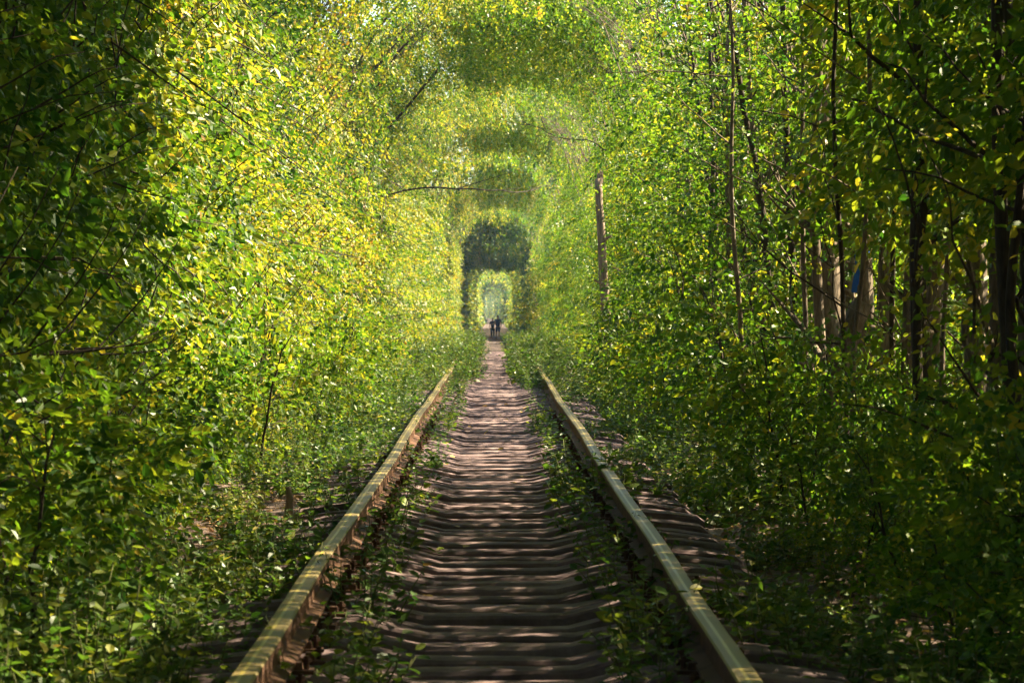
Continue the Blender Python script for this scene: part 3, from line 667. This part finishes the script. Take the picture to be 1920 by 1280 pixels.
# stump at the wall foot
g = Geo(); b = px(541, 958, 1); d = 6400 * (CAM_H + 0.30) / (958 - HORY); b = px(541, 958, d)
hh = 46 / F_PX * d
rs = np.random.RandomState(4)
g.tube([(0, 0, -0.12), (0, 0, 0.0), (0.004, 0, hh * 0.5), (-0.004, 0, hh)], np.array([0.05, 0.030, 0.026, 0.024]), 8, rs, 0.2)
o = tag(ob('tree_stump', g.mesh('tree_stump', M_DEAD)), 'small sunlit sapling stump on the bare earth beside the rail', 'stump'); o.location = b

# ribbons
M_BLUE = noise_mat('blue_ribbon', (0.01, 0.05, 0.28), (0.02, 0.10, 0.42), 8, rough=0.5, bump=0.2)
M_TEAL = noise_mat('teal_ribbon', (0.02, 0.28, 0.22), (0.05, 0.42, 0.34), 8, rough=0.5, bump=0.2)
def ribbon(name, label, c, d, mat, rad, w, tail, dx):
    g = Geo(); p = px(*c, d)
    an = np.linspace(0, 2 * math.pi, 15)
    ring = np.stack([np.cos(an) * rad, np.sin(an) * rad, 0.006 * np.sin(an * 3)], 1)
    def strip(pts, wv):
        pts = np.asarray(pts); wv = np.asarray(wv); n = len(pts); off = np.array([0, -0.002, 0])
        v = np.concatenate([pts - wv / 2, pts + wv / 2, pts - wv / 2 + off, pts + wv / 2 + off])
        f = []
        for i in range(n - 1): f += [(i, i + 1, n + i + 1, n + i), (2 * n + i, 3 * n + i, 3 * n + i + 1, 2 * n + i + 1)]
        g.add(v, f)
    strip(ring, np.array([0, 0, w]))
    if tail:
        tt = np.linspace(0, 1, 8)
        strip(np.stack([dx - 0.02 * tt + 0.012 * np.sin(tt * 5), -rad - 0.012 - 0.03 * tt, -tail * tt], 1), np.array([w * 0.9, 0.0, 0.0]))
        strip(np.stack([dx - 0.01 + 0.03 * tt, -rad - 0.006 - 0.02 * tt, -tail * 0.8 * tt], 1), np.array([w * 0.7, 0.01, 0.0]))
    o = tag(ob(name, g.mesh(name, mat, smooth=True)), label, 'ribbon'); o.location = p
ribbon('ribbon', 'blue ribbon with hanging tails tied round a brown trunk', (1619, 476), 30, M_BLUE, 0.066, 0.055, 0.34, -0.06)
ribbon('ribbon', 'small teal ribbon tied round the slim grey-brown tree', (1548, 487), 31, M_TEAL, 0.086, 0.022, 0.0, 0)

# branches that cross the opening
def branch(label, pts, d, r):
    P = np.array([tuple(px(a, b, d + e)) for (a, b, e) in pts]); g = Geo(); rng = np.random.RandomState(int(pts[0][0]))
    s = np.linspace(0, len(P) - 1, 14); Q = np.stack([np.interp(s, np.arange(len(P)), P[:, i]) for i in range(3)], 1)
    Q += rng.normal(0, 0.02, Q.shape); base = Q[0].copy(); Q -= base
    g.tube(Q, np.linspace(r, r * 0.35, 14), 6)
    for i in (5, 8, 10):
        dv = (Q[i + 1] - Q[i]); dv = dv / np.linalg.norm(dv) + rng.normal(0, 0.4, 3)
        g.tube(Q[i] + dv * np.linspace(0, 1.0, 5)[:, None] + np.array([0, 0, 0.25]) * np.linspace(0, 1, 5)[:, None], np.linspace(r * 0.5, r * 0.15, 5), 4)
    o = tag(ob('branch', g.mesh('branch', M_BARK_SHADE)), label, 'branch'); o.location = base
branch('thin bare dark branch stretching level across the tunnel opening', [(690, 372, 0), (800, 350, 0), (900, 354, 0), (985, 362, 2), (1025, 348, 4)], 92, 0.028)
branch('dark slanting limb reaching up into the leaf roof', [(670, 300, 0), (760, 205, 0), (826, 122, 0), (868, 88, 1), (930, 70, 2)], 88, 0.045)
branch('pale drooping bare branch under the leaf roof', [(1165, 300, 0), (1110, 266, 0), (1050, 258, 0), (1000, 238, 0), (930, 222, 2)], 82, 0.018)

# ------------------------------------------------------------------ the walkers
M_NAVY = noise_mat('navy_cloth', (0.010, 0.014, 0.040), (0.020, 0.026, 0.065), 10, bump=0.2)
M_BLUECLOTH = noise_mat('blue_cloth', (0.014, 0.024, 0.075), (0.024, 0.036, 0.10), 10, bump=0.2)
M_SKIN = noise_mat('skin', (0.30, 0.17, 0.12), (0.38, 0.22, 0.16), 6, rough=0.6, bump=0.05)
M_HAIR = noise_mat('hair', (0.012, 0.009, 0.007), (0.03, 0.02, 0.015), 20, bump=0.3)
def skin_mesh(name, joints, edges, mat, parent, sub=2):
    me = bpy.data.meshes.new(name); me.from_pydata([j[:3] for j in joints], edges, [])
    o = ob(name, me); mo = o.modifiers.new('skin', 'SKIN'); mo.use_smooth_shade = True
    for i, j in enumerate(joints): me.skin_vertices[0].data[i].radius = (j[3], j[4] if len(j) > 4 else j[3])
    me.skin_vertices[0].data[0].use_root = True
    o.modifiers.new('sub', 'SUBSURF').levels = sub; o.modifiers['sub'].render_levels = sub
    dg = bpy.context.evaluated_depsgraph_get(); m2 = bpy.data.meshes.new_from_object(o.evaluated_get(dg))
    bpy.data.objects.remove(o); m2.materials.clear(); m2.materials.append(mat)
    return ob(name, m2, parent)
def person(label, x, y, h, reach, shorts, top_mat, low_mat, step):
    s = h / 1.75; t = tag(empty('person', (x, y, float(drop(y)) - 0.245)), label, 'person', 'walkers on the track'); t.scale = (s, s, s)
    J = [(0, 0, .93, .13, .10), (0, 0, 1.10, .125, .09), (0, .01, 1.30, .155, .10), (0, 0, 1.45, .10, .08), (0, .01, 1.53, .05, .05), (0, .02, 1.60, .07, .085), (0, .02, 1.70, .065, .08)]
    E = [(0, 1), (1, 2), (2, 3), (3, 4), (4, 5), (5, 6)]
    for sd in (-1, 1):
        b = len(J); st = step * sd
        J += [(sd * .09, 0, .86, .085, .085), (sd * .10, st * .14 + .02, .48, .055, .055), (sd * .10, st * .26, .10, .036, .036), (sd * .11, st * .26 + .12, .035, .035, .03)]
        E += [(0, b), (b, b + 1), (b + 1, b + 2), (b + 2, b + 3)]
        b = len(J)
        if reach == sd: J += [(sd * .19, 0, 1.41, .05, .05), (sd * .27, -.10, 1.16, .04, .04), (sd * .40, -.15, 1.08, .033, .033), (sd * .47, -.16, 1.08, .03, .02)]
        else: J += [(sd * .19, 0, 1.41, .05, .05), (sd * .23, -.02, 1.14, .04, .04), (sd * .22, .08 - st * .1, .90, .032, .032), (sd * .25, .12 - st * .1, .80, .028, .02)]
        E += [(3, b), (b, b + 1), (b + 1, b + 2), (b + 2, b + 3)]
    skin_mesh('body', J, E, M_SKIN, t)
    skin_mesh('shirt', [(0, 0, .84, .172, .135), (0, 0, 1.12, .155, .115), (0, .01, 1.30, .180, .122), (0, 0, 1.43, .135, .10),
                        (-.19, 0, 1.40, .065, .065), (-.235, -.03, 1.22, .055, .055), (.19, 0, 1.40, .065, .065), (.235, -.03, 1.22, .055, .055)],
              [(0, 1), (1, 2), (2, 3), (3, 4), (4, 5), (3, 6), (6, 7)], top_mat, t)
    zl = .50 if shorts else .12
    K = [(0, 0, 1.00, .150, .115)]; EE = []
    for sd in (-1, 1):
        st = step * sd; b = len(K); f = (.86 - zl) / .76
        K += [(sd * .09, 0, .84, .105, .10), (sd * .10, (st * .14 + .02), .50, .080, .078)]; EE += [(0, b), (b, b + 1)]
        if not shorts: K += [(sd * .10, st * .26, .12, .062, .062)]; EE += [(b + 1, b + 2)]
    skin_mesh('shorts' if shorts else 'trousers', K, EE, low_mat, t)
    skin_mesh('hair', [(0, -.01, 1.62, .072, .085), (0, .005, 1.70, .078, .092), (0, .01, 1.745, .055, .065)], [(0, 1), (1, 2)], M_HAIR, t)
PY = 252.0
person('shorter walker in dark navy clothes close beside a taller companion', -0.17, PY + .12, 1.58, 1, False, M_NAVY, M_NAVY, 0.6)
person('taller walker in blue shirt and shorts with bare lower legs', 0.22, PY, 1.78, -1, True, M_BLUECLOTH, M_BLUECLOTH, -0.7)

# ------------------------------------------------------------------ haze
m, n, l = new_mat('haze_air')
pv = n.new('ShaderNodeVolumePrincipled'); pv.inputs['Color'].default_value = (0.38, 0.57, 1.0, 1); pv.inputs['Density'].default_value = 0.00014; pv.inputs['Anisotropy'].default_value = 0.2
o = n.new('ShaderNodeOutputMaterial'); l.new(pv.outputs[0], o.inputs['Volume'])
hb = Geo(); ya, yb = float(ys[0]) - 20, float(ys[-1]) + 20; xa = float(xs[-1]) + 10; zl, zh = float(ZZ.min()) - 1.0, 14.0
hb.box((0, (ya + yb) / 2, (zl + zh) / 2), (xa, (yb - ya) / 2, (zh - zl) / 2))
tag(ob('haze', hb.mesh('haze', m, smooth=False)), 'pale blue haze filling the far end of the tunnel', 'haze', kind='stuff')
